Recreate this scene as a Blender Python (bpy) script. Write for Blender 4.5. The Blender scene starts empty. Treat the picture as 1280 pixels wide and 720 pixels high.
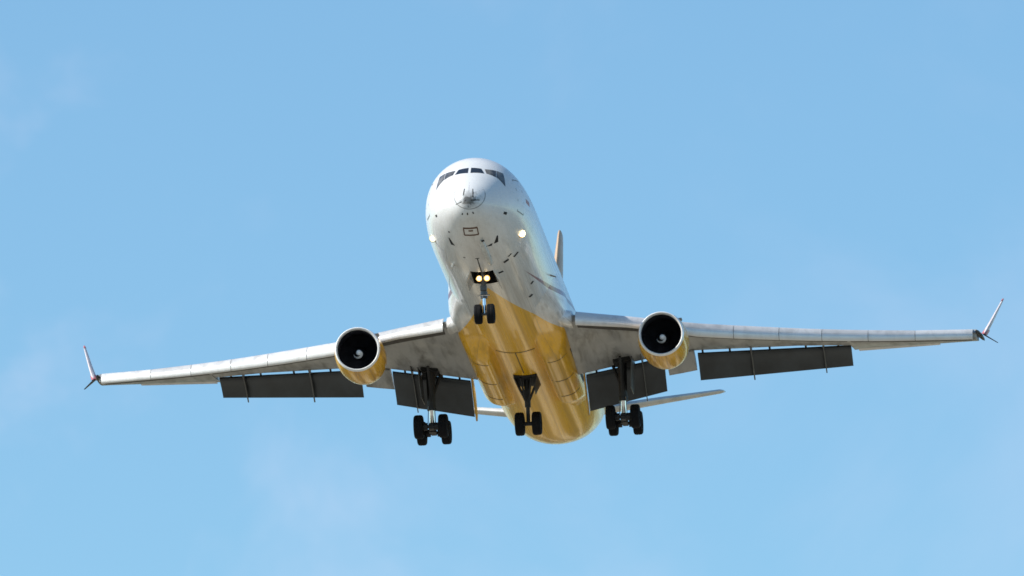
import bpy, bmesh, math
import numpy as np
from math import radians, sin, cos, pi, sqrt, atan2
from mathutils import Vector, Matrix
from mathutils.bvhtree import BVHTree

S = bpy.context.scene
COL = S.collection
# ------------------------------------------------------------------ camera, sky, sun, exposure
CAM_ELEV = radians(10.3)
CAM_POS = Vector((0, 0, 1.7))
DIST = 700.0
SUN_EL, SUN_AZ = radians(38), radians(-104)      # azimuth from +Y towards +X
EXPOSURE = 0.28

cam_d = bpy.data.cameras.new('camera')
cam = bpy.data.objects.new('camera', cam_d)
COL.objects.link(cam)
cam.location = CAM_POS
cam.rotation_euler = (radians(90) + CAM_ELEV, 0, 0)
cam_d.sensor_width = 36
cam_d.lens = 22.28530706 * DIST * 36 / 1280
cam_d.clip_start = 1
cam_d.clip_end = 60000
S.camera = cam

world = bpy.data.worlds.new('World')
S.world = world
world.use_nodes = True
SUN_DIR = Vector((sin(SUN_AZ) * cos(SUN_EL), cos(SUN_AZ) * cos(SUN_EL), sin(SUN_EL)))


class NT:
    """small helper for writing node trees"""
    def __init__(self, tree):
        self.t = tree
        tree.nodes.clear()

    def n(self, kind, props=None, **ins):
        nd = self.t.nodes.new(kind)
        for k, v in (props or {}).items():
            setattr(nd, k, v)
        for k, v in ins.items():
            self.set(nd, k, v)
        return nd

    def set(self, nd, k, v):
        key = int(k[1:]) if k[0] == 'i' and k[1:].isdigit() else k.replace('_', ' ')
        sock = nd.inputs[key]
        if hasattr(v, 'is_output'):
            self.t.links.new(v, sock)
        else:
            if isinstance(v, tuple) and len(v) == 3 and sock.type == 'RGBA':
                v = v + (1,)
            sock.default_value = v

    def m(self, op, a, b=0.0, c=None, clamp=False):
        nd = self.t.nodes.new('ShaderNodeMath')
        nd.operation = op
        nd.use_clamp = clamp
        self.set(nd, 'i0', a)
        self.set(nd, 'i1', b)
        if c is not None:
            self.set(nd, 'i2', c)
        return nd.outputs[0]

    def mix(self, f, a, b, blend='MIX'):
        nd = self.t.nodes.new('ShaderNodeMix')
        nd.data_type = 'RGBA'
        nd.blend_type = blend
        self.set(nd, 'i0', f)
        self.set(nd, 'i6', a)
        self.set(nd, 'i7', b)
        return nd.outputs[2]

    def step(self, x, a, b, lo=0.0, hi=1.0):
        nd = self.t.nodes.new('ShaderNodeMapRange')
        nd.interpolation_type = 'SMOOTHSTEP'
        for i, v in enumerate((x, a, b, lo, hi)):
            self.set(nd, 'i%d' % i, v)
        return nd.outputs[0]

    def noise(self, vec, scale, detail=4, rough=.55, dist=0.0):
        nd = self.n('ShaderNodeTexNoise', None, Vector=vec, Scale=scale, Detail=detail, Roughness=rough, Distortion=dist)
        return nd.outputs[0]

    def mapv(self, vec, scale=(1, 1, 1), loc=(0, 0, 0), rot=(0, 0, 0)):
        nd = self.n('ShaderNodeMapping', None, Vector=vec, Scale=scale, Location=loc, Rotation=rot)
        return nd.outputs[0]


W = NT(world.node_tree)
sky = W.n('ShaderNodeTexSky', dict(sky_type='NISHITA', sun_disc=False, sun_elevation=SUN_EL, sun_rotation=SUN_AZ,
                                   altitude=0, air_density=1.0, dust_density=0.2, ozone_density=1.0))
tc = W.n('ShaderNodeTexCoord')
gv = W.mapv(tc.outputs['Generated'], scale=(30, 30, 30), loc=(1.2, 5.0, 2.2))
dx_ = W.n('ShaderNodeSeparateXYZ', None, Vector=tc.outputs['Generated']).outputs[0]
side = W.step(dx_, .0, -.035, .25, 1.0)
cl = W.noise(gv, 1.0, 5, .55, .3)
clm = W.step(cl, .50, .78)
tint = W.mix(1.0, sky.outputs[0], (.635, .875, .985), 'MULTIPLY')
skyc = W.mix(W.m('MULTIPLY', W.m('MULTIPLY', clm, side), .34), tint, (7.7, 6.6, 7.3))
bg = W.n('ShaderNodeBackground', None, Color=skyc, Strength=.13)
wo = W.n('ShaderNodeOutputWorld', None, Surface=bg.outputs[0])

sun_d = bpy.data.lights.new('sun', 'SUN')
sun_d.energy = 4.6
sun_d.angle = radians(.53)
sun_d.color = (1, .95, .87)
sun = bpy.data.objects.new('sun', sun_d)
COL.objects.link(sun)
sun.rotation_euler = (-SUN_DIR).to_track_quat('-Z', 'Y').to_euler()
sun.location = (0, 0, 500)

vs = S.view_settings
vs.view_transform = 'Standard'
vs.look = 'None'
vs.exposure = EXPOSURE
vs.gamma = 1
vs.use_curve_mapping = False
S.cycles.max_bounces = 8
S.cycles.filter_width = 1.6

# ------------------------------------------------------------------ placing the aircraft
# aircraft coordinates: X metres aft of the nose, Y metres to the picture's right, Z up; local Blender x = -X
RC = np.array([[0.0996985337294274, 0.9946234813847362, -0.02800593955412743], [-0.2395324865469909, 0.05130954773818045, 0.9695315973187872], [0.9657558647302216, -0.08995254631754787, 0.24336012234992724]])
TX, TY = 0.03766915, -0.57207875
ce, se = cos(CAM_ELEV), sin(CAM_ELEV)
WC = np.array([[1, 0, 0], [0, -se, ce], [0, ce, se]]).T      # columns right, up, forward


def to_world(q):
    c = RC @ (np.array(q, float) - np.array([25, 0, 0])) + np.array([TX, TY, DIST])
    return Vector(WC @ c) + CAM_POS


def P(q):
    return Vector((-q[0], q[1], q[2]))


BASE = (32.4, 0.0, -6.3)
M3 = WC @ RC @ np.diag([-1, 1, 1])
jet = bpy.data.objects.new('cargo_jet', None)
COL.objects.link(jet)
jet.rotation_euler = Matrix(M3.tolist()).to_euler()
jet.location = to_world(BASE)
jet['label'] = 'white and gold cargo jet flying in with landing gear and flaps down'
jet['category'] = 'airplane'


class MB:
    """collects faces in aircraft coordinates and builds one mesh object"""
    def __init__(self):
        self.v, self.f, self.mi, self.sm = [], [], [], []

    def add(self, vs_, fs, mi=0, smooth=True):
        o = len(self.v)
        self.v += [tuple(map(float, v)) for v in vs_]
        for f in fs:
            self.f.append([i + o for i in f])
            self.mi.append(mi)
            self.sm.append(smooth)

    def loft(self, secs, mi=0, closed=True, caps=True, smooth=True, mif=None):
        n = len(secs[0])
        vs_ = [v for s in secs for v in s]
        fs, ms = [], []
        for i in range(len(secs) - 1):
            for j in range(n if closed else n - 1):
                k = (j + 1) % n
                fs.append([i * n + j, i * n + k, (i + 1) * n + k, (i + 1) * n + j])
                ms.append(mif(i, j) if mif else mi)
        if caps:
            fs.append(list(range(n))[::-1]); ms.append(mi)
            fs.append([(len(secs) - 1) * n + j for j in range(n)]); ms.append(mi)
        o = len(self.v)
        self.v += [tuple(map(float, v)) for v in vs_]
        for f, m in zip(fs, ms):
            self.f.append([i + o for i in f]); self.mi.append(m); self.sm.append(smooth)

    def tube(self, pts, rs, n=14, mi=0, caps=True):
        pts = [np.array(p_, float) for p_ in pts]
        if not hasattr(rs, '__len__'):
            rs = [rs] * len(pts)
        secs = []
        for i, p_ in enumerate(pts):
            a = pts[max(i - 1, 0)]; b = pts[min(i + 1, len(pts) - 1)]
            d = b - a
            if np.linalg.norm(d) < 1e-9:
                d = pts[-1] - pts[0]
            d = d / np.linalg.norm(d)
            h = np.array([0, 0, 1.0]) if abs(d[2]) < .9 else np.array([1.0, 0, 0])
            u = np.cross(d, h); u /= np.linalg.norm(u); w = np.cross(d, u)
            secs.append([p_ + rs[i] * (cos(t) * u + sin(t) * w) for t in np.linspace(0, 2 * pi, n, endpoint=False)])
        self.loft(secs, mi, True, caps)

    def lathe(self, o, axis, prof, n=40, mi=0, mif=None, phase=0.0):
        """prof: list of (along, radius)"""
        o = np.array(o, float); d = np.array(axis, float); d /= np.linalg.norm(d)
        h = np.array([0, 0, 1.0]) if abs(d[2]) < .9 else np.array([1.0, 0, 0])
        u = np.cross(h, d); u /= np.linalg.norm(u); w = np.cross(d, u)
        secs = [[o + a * d + max(r, 1e-4) * (cos(t) * u + sin(t) * w) for t in np.linspace(0, 2 * pi, n, endpoint=False) + phase] for a, r in prof]
        self.loft(secs, mi, True, False, True, (lambda i, j: mif(i)) if mif else None)

    def box(self, c, size, ax=None, mi=0):
        c = np.array(c, float)
        A = np.eye(3) if ax is None else np.array(ax, float)
        vs_ = [c + sum(s * size[k] / 2 * A[k] for k, s in enumerate(sg)) for sg in
               [(-1, -1, -1), (1, -1, -1), (1, 1, -1), (-1, 1, -1), (-1, -1, 1), (1, -1, 1), (1, 1, 1), (-1, 1, 1)]]
        self.add(vs_, [[0, 3, 2, 1], [4, 5, 6, 7], [0, 1, 5, 4], [1, 2, 6, 5], [2, 3, 7, 6], [3, 0, 4, 7]], mi, False)

    def slab(self, poly, off, mi=0):
        """flat polygon thickened by the vector off"""
        n = len(poly); off = np.array(off, float)
        a = [np.array(p_, float) - off / 2 for p_ in poly]; b = [np.array(p_, float) + off / 2 for p_ in poly]
        self.add(a + b, [list(range(n))[::-1], list(range(n, 2 * n))] + [[i, (i + 1) % n, n + (i + 1) % n, n + i] for i in range(n)], mi, False)

    def mirror(self):
        r = MB()
        r.v = [(a, -b, c) for a, b, c in self.v]
        r.f = [f[::-1] for f in self.f]; r.mi = list(self.mi); r.sm = list(self.sm)
        return r

    def build(self, name, mats, parent=None, angle=32, bevel=0.0):
        me = bpy.data.meshes.new(name)
        me.from_pydata([P(v) for v in self.v], [], self.f)
        bm = bmesh.new(); bm.from_mesh(me)
        bmesh.ops.remove_doubles(bm, verts=bm.verts, dist=2e-4)
        bmesh.ops.recalc_face_normals(bm, faces=bm.faces)
        bm.to_mesh(me); bm.free()
        if not isinstance(mats, (list, tuple)):
            mats = [mats]
        for m_ in mats:
            me.materials.append(m_)
        if len(me.polygons) == len(self.f):
            me.polygons.foreach_set('material_index', self.mi)
        me.polygons.foreach_set('use_smooth', [True] * len(me.polygons))
        me.set_sharp_from_angle(angle=radians(angle))
        o = bpy.data.objects.new(name, me)
        COL.objects.link(o)
        if parent is None:
            parent = jet
        o.parent = parent
        if parent is jet:
            o.location = -P(BASE)
        if bevel:
            b_ = o.modifiers.new('bevel', 'BEVEL'); b_.width = bevel; b_.segments = 2; b_.limit_method = 'ANGLE'
        return o


# ------------------------------------------------------------------ materials
def mat(name):
    m_ = bpy.data.materials.new(name)
    m_.use_nodes = True
    t = NT(m_.node_tree)
    b = t.n('ShaderNodeBsdfPrincipled')
    t.n('ShaderNodeOutputMaterial', None, Surface=b.outputs[0])
    return m_, t, b


def simple(name, col, rough=.5, metal=0.0, var=.25, scale=3.0, stretch=(1, 1, 1), coat=0.0):
    m_, t, b = mat(name)
    c = t.n('ShaderNodeTexCoord').outputs['Object']
    nz = t.noise(t.mapv(c, scale=stretch), scale, 5, .6)
    k = t.step(nz, .3, .7, 1 - var, 1 + var * .4)
    dark = t.n('ShaderNodeCombineXYZ', None, X=k, Y=k, Z=k).outputs[0]
    t.set(b, 'Base Color', t.mix(1.0, col, dark, 'MULTIPLY'))
    t.set(b, 'Roughness', t.step(nz, .2, .8, rough * .8, min(1, rough * 1.25)))
    t.set(b, 'Metallic', metal)
    t.set(b, 'Coat Weight', coat)
    t.set(b, 'Coat Roughness', .12)
    return m_


def emit(name, col, s):
    m_, t, b = mat(name)
    t.set(b, 'Base Color', col)
    t.set(b, 'Emission Color', col)
    t.set(b, 'Emission Strength', s)
    return m_


WHITE = (.72, .715, .70)
GOLD = (.92, .495, .001)


def livery():
    m_, t, b = mat('fuselage_paint')
    co = t.n('ShaderNodeTexCoord').outputs['Object']
    sp = t.n('ShaderNodeSeparateXYZ', None, Vector=co)
    X = t.m('MULTIPLY', sp.outputs[0], -1.0); Y = sp.outputs[1]; Z = sp.outputs[2]
    ang = t.m('MULTIPLY', t.m('ABSOLUTE', t.m('ARCTAN2', Y, t.m('MULTIPLY', Z, -1.0))), 180 / pi)
    # the gold belly: a wedge that starts behind the nose gear and widens to the wing root
    lim = t.m('MINIMUM', t.m('MULTIPLY', t.m('SUBTRACT', X, 10.3), 4.05), t.step(X, 32.0, 42.0, 70.0, 92.0))
    gold = t.step(t.m('SUBTRACT', lim, ang), -.05, .05)
    # dark plum line running back along the side
    l0 = t.m('MULTIPLY_ADD', X, 2.85, 14.6)
    wdt = t.m('MINIMUM', t.m('MULTIPLY', t.m('SUBTRACT', X, 9.3), .30), 2.4)
    d = t.m('ABSOLUTE', t.m('SUBTRACT', ang, l0))
    port = t.m('GREATER_THAN', Y, 0.0)
    plum = t.m('MULTIPLY', t.step(t.m('SUBTRACT', wdt, d), 0.0, .5), t.m('LESS_THAN', X, 40))
    # wear
    st = t.noise(t.mapv(co, scale=(.05, 2.6, 2.6)), 1.0, 6, .62)
    blot = t.noise(t.mapv(co, scale=(.3, 1, 1)), .55, 5, .6)
    fine = t.noise(t.mapv(co, scale=(.12, 4, 4)), 2.0, 4, .6)
    under = t.step(Z, 0.6, -2.4)
    grime = t.m('MULTIPLY', t.m('MULTIPLY', t.step(t.m('MULTIPLY_ADD', fine, .35, st), .58, .86), under), t.step(X, 2.0, 12.0, .45, 1.0))
    # panel joints: hoops round the body and long seams
    hoop = t.m('ABSOLUTE', t.m('SUBTRACT', t.m('FRACT', t.m('DIVIDE', X, 2.74)), .5))
    h1 = t.m('MULTIPLY', t.m('LESS_THAN', hoop, .0032), t.m('GREATER_THAN', X, 6.0))
    sm_ = t.m('ABSOLUTE', t.m('SUBTRACT', t.m('FRACT', t.m('DIVIDE', ang, 23.0)), .5))
    h2 = t.m('MULTIPLY', t.m('LESS_THAN', sm_, .010), t.m('GREATER_THAN', X, 7.0))
    joint = t.m('MULTIPLY', t.m('MAXIMUM', h1, h2), .35)
    # radome edge ring and scuffed paint round the tip
    rr = t.m('SQRT', t.m('ADD', t.m('POWER', t.m('SUBTRACT', Y, .10), 2.0), t.m('POWER', t.m('ADD', Z, .30), 2.0)))
    front = t.m('LESS_THAN', X, 1.4)
    nr = t.noise(co, 4.5, 6, .7)
    ring = t.m('MULTIPLY', t.m('MULTIPLY', .75, t.step(t.m('ABSOLUTE', t.m('SUBTRACT', rr, .84)), .028, .008)), t.step(t.m('MULTIPLY_ADD', Z, -.55, nr), .42, .62))
    th = t.m('ARCTAN2', t.m('ADD', Z, .40), t.m('SUBTRACT', Y, .10))
    spoke = t.m('MULTIPLY', t.m('LESS_THAN', t.m('ABSOLUTE', t.m('SINE', t.m('MULTIPLY', t.m('ADD', th, .5), 3.0))), t.m('DIVIDE', .055, t.m('MAXIMUM', rr, .05))),
                t.m('LESS_THAN', rr, .82))
    spoke = t.m('MULTIPLY', spoke, t.step(nr, .40, .56))
    scuff = t.m('MULTIPLY', t.step(t.m('MULTIPLY_ADD', rr, -.42, nr), .30, .44), t.step(rr, .95, .5))
    scuff = t.m('MULTIPLY', scuff, t.step(t.m('ADD', Z, .02), .1, -.35))
    r2 = t.m('SQRT', t.m('ADD', t.m('POWER', t.m('SUBTRACT', Y, .10), 2.0), t.m('POWER', t.m('ADD', Z, .68), 2.0)))
    scuff = t.m('MAXIMUM', t.m('MULTIPLY', scuff, .5), t.step(t.m('MULTIPLY_ADD', nr, .9, r2), .92, .62))
    smudge = t.m('MULTIPLY', t.m('MULTIPLY', t.step(rr, 1.0, .55), t.step(Z, -.25, -.6)), t.step(nr, .38, .62))
    scuff = t.m('MAXIMUM', scuff, t.m('MULTIPLY', smudge, .55))
    nose = t.m('MULTIPLY', t.m('MAXIMUM', t.m('MAXIMUM', ring, t.m('MULTIPLY', spoke, .35)), t.m('MULTIPLY', scuff, .85)), front)
    c = t.mix(gold, WHITE, GOLD)
    c = t.mix(plum, c, (.20, .02, .035))
    c = t.mix(t.m('MULTIPLY', grime, .35), c, (.12, .07, .015))
    c = t.mix(t.step(blot, .45, .8, 0, .10), c, (.3, .25, .16))
    c = t.mix(joint, c, (.05, .045, .04))
    c = t.mix(nose, c, (.03, .025, .016))
    t.set(b, 'Base Color', c)
    t.set(b, 'Roughness', t.step(st, .3, .75, .22, .40))
    t.set(b, 'Specular IOR Level', .34)
    t.set(b, 'Coat Weight', .32)
    t.set(b, 'Coat Roughness', .04)
    # slight oil-canning of the skin panels
    bp = t.n('ShaderNodeBump', None, Strength=.12, Distance=.04, Height=t.noise(t.mapv(co, scale=(.25, 1, 1)), 1.1, 2, .5))
    t.set(b, 'Normal', bp.outputs[0])
    t.set(b, 'Coat Normal', bp.outputs[0])
    return m_


def cowl():
    m_, t, b = mat('engine_cowl_paint')
    co = t.n('ShaderNodeTexCoord').outputs['Object']
    sp = t.n('ShaderNodeSeparateXYZ', None, Vector=co)
    Z = sp.outputs[2]
    gold = t.step(Z, -2.35, -2.40)
    st = t.noise(t.mapv(co, scale=(.12, 3.0, 3.0)), 1.0, 5, .65)
    s2 = t.noise(t.mapv(co, scale=(.08, 6.5, 6.5), loc=(3, 1, 2)), 1.0, 3, .6)
    c = t.mix(gold, WHITE, (.80, .42, .01))
    c = t.mix(t.step(st, .48, .66, 0, .75), c, (.26, .11, .006))
    c = t.mix(t.step(s2, .60, .72, 0, .45), c, (.62, .52, .36))
    t.set(b, 'Base Color', c)
    t.set(b, 'Roughness', t.step(st, .3, .7, .22, .40))
    t.set(b, 'Coat Weight', .35)
    t.set(b, 'Coat Roughness', .05)
    bp = t.n('ShaderNodeBump', None, Strength=.5, Distance=.05, Height=t.noise(t.mapv(co, scale=(.3, 1, 1)), 2.2, 2, .5))
    t.set(b, 'Normal', bp.outputs[0])
    return m_


def wing_skin(name, col, dirt=.5, rough=.42, metal=0.0, vary=0.0):
    m_, t, b = mat(name)
    co = t.n('ShaderNodeTexCoord').outputs['Object']
    st = t.noise(t.mapv(co, scale=(.25, 1.7, 1), rot=(0, 0, .35)), 1.0, 6, .62, .4)
    bl = t.noise(t.mapv(co, scale=(.4, 1, 1), rot=(0, 0, .3)), .8, 6, .62, .5)
    c = t.mix(t.m('MULTIPLY', t.step(st, .42, .72), dirt), col, (.09, .085, .07))
    c = t.mix(t.m('MULTIPLY', t.step(bl, .5, .72), dirt * .7), c, (.5, .49, .45))
    if vary:
        rnd = t.n('ShaderNodeObjectInfo').outputs['Random']
        k = t.step(rnd, 0, 1, 1 - vary, 1.0)
        c = t.mix(1.0, c, t.n('ShaderNodeCombineXYZ', None, X=k, Y=k, Z=k).outputs[0], 'MULTIPLY')
    t.set(b, 'Base Color', c)
    t.set(b, 'Roughness', t.step(bl, .3, .7, rough * .75, rough * 1.2))
    t.set(b, 'Metallic', metal)
    bp = t.n('ShaderNodeBump', None, Strength=.3, Distance=.04, Height=bl)
    t.set(b, 'Normal', bp.outputs[0])
    return m_


M_LIV = livery()
M_COWL = cowl()
M_WING = wing_skin('wing_skin', (.34, .34, .33), .8)
M_SLAT = wing_skin('slat_skin', (.68, .665, .65), .28, .38, .0, .26)
M_SLATLE = wing_skin('slat_bare_metal', (.78, .77, .75), .15, .40, .18)
M_WLET = wing_skin('winglet_skin', (.68, .60, .58), .15)
M_FIN = wing_skin('fin_skin', (.54, .37, .23), .2)
M_TAIL = wing_skin('tail_skin', (.62, .60, .55), .25)
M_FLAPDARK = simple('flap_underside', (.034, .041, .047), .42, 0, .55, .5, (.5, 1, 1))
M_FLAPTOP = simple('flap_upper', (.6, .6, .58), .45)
M_GREY = simple('grey_metal', (.25, .25, .24), .45, .3)
M_HINGE = simple('hinge_grey', (.12, .12, .115), .5)
M_SLATSHADE = simple('slat_gap_shade', (.045, .038, .03), .6)  # shade of the slat gap, put into the colour
M_DARK = simple('dark_metal', (.017, .017, .018), .5, .2)
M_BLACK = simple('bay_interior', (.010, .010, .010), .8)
M_LIP = simple('polished_lip', (.90, .90, .88), .34, .25, .08)
M_INLET = simple('inlet_lining', (.020, .022, .032), .45)
M_FAN = simple('fan_blades', (.035, .036, .045), .35, .8)
M_SPIN = simple('spinner_black', (.012, .012, .014), .35)
M_MARK = simple('white_marking', (.9, .9, .9), .5, 0, .1)
M_TYRE = simple('tyre_rubber', (.006, .006, .007), .75)
M_TYRE.node_tree.nodes['Principled BSDF'].inputs['Specular IOR Level'].default_value = .18
M_HUB = simple('wheel_hub', (.16, .16, .16), .4, .6)
M_CHROME = simple('chrome_piston', (.85, .85, .85), .12, 1, .05)
M_STRUT = simple('strut_grey', (.10, .10, .10), .4, .3)
M_GEARW = simple('gear_white', (.60, .60, .57), .4)
M_GLASS = simple('cockpit_glass', (.018, .02, .024), .07, 0, .1, 2, (1, 1, 1), .5)
M_PANEREFL = simple('side_pane_reflection', (.17, .15, .12), .18, 0, .85, 1.3, (1, 1, 1), .6)  # side glass with its beige, streaky reflection painted into the base colour
M_REDEDGE = simple('red_paint', (.55, .16, .16), .4)
M_GOLDP = simple('gold_paint', (.62, .33, .01), .3, 0, .25, 2, (1, 1, 1), .5)
M_LAMP = emit('landing_lamp', (1, .80, .46), 9)
M_LAMPEDGE = emit('lamp_warm_edge', (1, .58, .2), 1.5)
M_LENSGLINT = emit('lens_glint_glow', (1, .93, .78), .75)  # left lens: weak emission put in for a pale glint
M_LAMPRIM = simple('lamp_reflector', (.85, .8, .65), .2, .8)
M_NAVY = simple('lens_clear', (.9, .9, .85), .1)

# ------------------------------------------------------------------ ground
def ground():
    m_, t, b = mat('bounce_ground')
    co = t.n('ShaderNodeTexCoord').outputs['Object']
    sp = t.n('ShaderNodeSeparateXYZ', None, Vector=co)
    wob = t.noise(t.mapv(co, scale=(.004, .002, 1)), 1.0, 3, .5)
    lat = t.m('MULTIPLY_ADD', t.m('SUBTRACT', wob, .5), 46.0, sp.outputs[0])
    ramp = t.n('ShaderNodeValToRGB', None, Fac=t.m('DIVIDE', t.m('ADD', lat, 400.0), 800.0))
    ramp.color_ramp.interpolation = 'LINEAR'
    e = ramp.color_ramp.elements
    SAND, DARK, MID = (.62, .49, .30, 1), (.016, .018, .006, 1), (.10, .085, .035, 1)
    strips = [(-400, DARK), (-300, DARK), (-290, MID), (-215, MID), (-205, DARK), (-120, DARK), (-110, SAND), (-78, SAND), (-70, DARK), (-24, MID), (-16, SAND), (22, SAND), (30, DARK), (92, DARK), (98, SAND), (128, SAND), (134, DARK), (330, DARK), (340, MID), (400, DARK)]
    e[0].position = 0; e[0].color = strips[0][1]
    e[1].position = 1; e[1].color = strips[-1][1]
    for x_, c_ in strips[1:-1]:
        q = e.new((x_ + 400) / 800); q.color = c_
    nz = t.noise(co, .02, 6, .6)
    n2 = t.noise(co, .6, 4, .6)
    # out-of-view ground: pale below for bounce, strips laid out to reflect in the belly
    bare = t.step(t.m('ADD', sp.outputs[1], t.m('MULTIPLY', nz, 120.0)), 330.0, 300.0)
    c = t.mix(bare, ramp.outputs[0], (.28, .25, .195))
    c = t.mix(t.step(nz, .35, .7, 0, .12), c, (.16, .14, .08))
    c = t.mix(t.step(n2, .3, .7, 0, .1), c, (.10, .10, .06))
    t.set(b, 'Base Color', c)
    t.set(b, 'Roughness', .95)
    me = bpy.data.meshes.new('ground')
    R_ = 30000
    n = 64
    vs_ = [(0, 0, 0)]
    fs = []
    for rad in (200, 800, 3000, 9000, R_):
        vs_ += [(rad * cos(2 * pi * i / n), rad * sin(2 * pi * i / n), 0) for i in range(n)]
    for i in range(n):
        fs.append([0, 1 + i, 1 + (i + 1) % n])
        for k in range(4):
            a = 1 + k * n
            fs.append([a + i, a + n + i, a + n + (i + 1) % n, a + (i + 1) % n])
    me.from_pydata(vs_, [], fs)
    me.materials.append(m_)
    o = bpy.data.objects.new('ground', me)
    COL.objects.link(o)
    aft = M3 @ np.array([-1.0, 0, 0])
    o.rotation_euler = (0, 0, atan2(aft[1], aft[0]) - pi / 2)      # strips run along the flight line
    w_ = to_world((20, 0, 0))
    o.location = (w_[0], w_[1], 0)
    o['kind'] = 'structure'
    o['label'] = 'unseen flat ground below the flight path, toned for bounce and belly reflections'


ground()

# ------------------------------------------------------------------ fuselage
def pchip(xs, ys):
    xs = np.array(xs, float); ys = np.array(ys, float)
    h = np.diff(xs); d = np.diff(ys) / h
    m_ = np.zeros(len(xs)); m_[0] = d[0]; m_[-1] = d[-1]
    for i in range(1, len(xs) - 1):
        if d[i - 1] * d[i] > 0:
            w1 = 2 * h[i] + h[i - 1]; w2 = h[i] + 2 * h[i - 1]
            m_[i] = (w1 + w2) / (w1 / d[i - 1] + w2 / d[i])

    def f(x):
        x = min(max(x, xs[0]), xs[-1])
        i = min(max(int(np.searchsorted(xs, x, side='right')) - 1, 0), len(xs) - 2)
        t = (x - xs[i]) / h[i]
        return float((2 * t**3 - 3 * t * t + 1) * ys[i] + (t**3 - 2 * t * t + t) * h[i] * m_[i]
                     + (-2 * t**3 + 3 * t * t) * ys[i + 1] + (t**3 - t * t) * h[i] * m_[i + 1])
    return f


TAB = [(0, -.68, -.68, 0), (.02, -.53, -.84, .17), (.1, -.33, -1.03, .39), (.3, -.02, -1.3, .7), (.8, .5, -1.66, 1.18),
       (1.2, .9, -1.84, 1.46), (1.7, 1.32, -2.03, 1.75), (2.5, 1.94, -2.27, 2.13), (3.5, 2.55, -2.5, 2.47), (4.5, 2.83, -2.66, 2.69),
       (6, 2.97, -2.84, 2.87), (8, 3.01, -2.97, 2.98), (10, 3.01, -3.01, 3.01), (46, 3.01, -3.01, 3.01),
       (49, 3.0, -2.74, 2.97), (52, 2.95, -2.1, 2.8), (55, 2.8, -1.25, 2.4), (58, 2.4, -.2, 1.7), (60, 1.9, .5, 1.1), (61, 1.5, .9, .4)]
U_ = [sqrt(t[0]) for t in TAB]
FT, FB, FH = (pchip(U_, [t[k] for t in TAB]) for k in (1, 2, 3))


def body_pt(X, a):
    """a = angle from straight down, towards +Y"""
    u = sqrt(max(X, 0)); t, b, h = FT(u), FB(u), FH(u)
    return np.array([X, h * sin(a), (t + b) / 2 - (t - b) / 2 * cos(a)])


BAY = (7.1, 9.5, radians(12.5))
NA = 144
st_ = sorted(set([round(v, 4) for v in
     [.003, .01, .02, .04, .07, .1, .15, .2, .27, .35, .45, .55, .7, .85, 1, 1.15, 1.3, 1.5, 1.7, 1.9, 2.1, 2.3, 2.5, 2.75, 3, 3.25, 3.5, 3.75, 4, 4.25, 4.5,
      4.8, 5.2, 5.6, 6, 6.5, 7.1, 7.7, 8.3, 8.9, 9.5, 10.2, 11, 12, 14, 16, 18, 20, 24, 28, 32, 36, 40, 43, 45, 46, 47, 48, 49, 50, 51, 52, 53, 54, 55, 56, 57, 58, 59, 60, 60.6, 61]]))
fus = MB()
vs_, fs_ = [], []
for X in st_:
    vs_ += [body_pt(X, 2 * pi * j / NA) for j in range(NA)]
for i in range(len(st_) - 1):
    xm = (st_[i] + st_[i + 1]) / 2
    for j in range(NA):
        am = 2 * pi * (j + .5) / NA
        am = am - 2 * pi if am > pi else am
        if BAY[0] < xm < BAY[1] and abs(am) < BAY[2]:
            continue
        k = (j + 1) % NA
        fs_.append([i * NA + j, i * NA + k, (i + 1) * NA + k, (i + 1) * NA + j])
fs_.append(list(range(NA)))
fs_.append([(len(st_) - 1) * NA + j for j in range(NA)])
fus.add(vs_, fs_)
fuselage = fus.build('fuselage', M_LIV, angle=50)
# solid copy of the skin used only for placing fittings on it
_full = [[i * NA + j, i * NA + (j + 1) % NA, (i + 1) * NA + (j + 1) % NA, (i + 1) * NA + j] for i in range(len(st_) - 1) for j in range(NA)]
BV = BVHTree.FromPolygons([Vector(v) for v in vs_] + [Vector(vs_[0])], _full)


def on_skin(q, out=.012):
    loc, nor, _, _ = BV.find_nearest(Vector(q))
    c = Vector((loc[0], 0, 0))
    n = Vector(nor)
    if n.dot(Vector((loc[0] - 6 if loc[0] < 6 else 0, loc[1], loc[2]))) < 0 and loc[0] > .5:
        n = -n
    if loc[0] <= .5 and n[0] > 0:
        n = -n
    return loc + n * out, n


def patch(mb, corners, nu=8, nv=6, out=.012, thick=.03, mi=0):
    """quad patch laid on the skin with a rim going into it"""
    A, B, C, D = [np.array(c, float) for c in corners]
    top, low = [], []
    for i in range(nu + 1):
        for j in range(nv + 1):
            u, v = i / nu, j / nv
            q = (1 - u) * (1 - v) * A + u * (1 - v) * B + u * v * C + (1 - u) * v * D
            p_, n = on_skin(q, out)
            top.append(np.array(p_)); low.append(np.array(p_ - n * thick))
    N = nv + 1
    f = [[i * N + j, (i + 1) * N + j, (i + 1) * N + j + 1, i * N + j + 1] for i in range(nu) for j in range(nv)]
    o = len(top)
    rim = [i * N for i in range(nu + 1)] + [nu * N + j for j in range(1, N)] + [i * N + nv for i in range(nu - 1, -1, -1)] + [j for j in range(nv - 1, 0, -1)]
    f += [[rim[k], rim[(k + 1) % len(rim)], o + rim[(k + 1) % len(rim)], o + rim[k]] for k in range(len(rim))]
    mb.add(top + low, f, mi)


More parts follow.
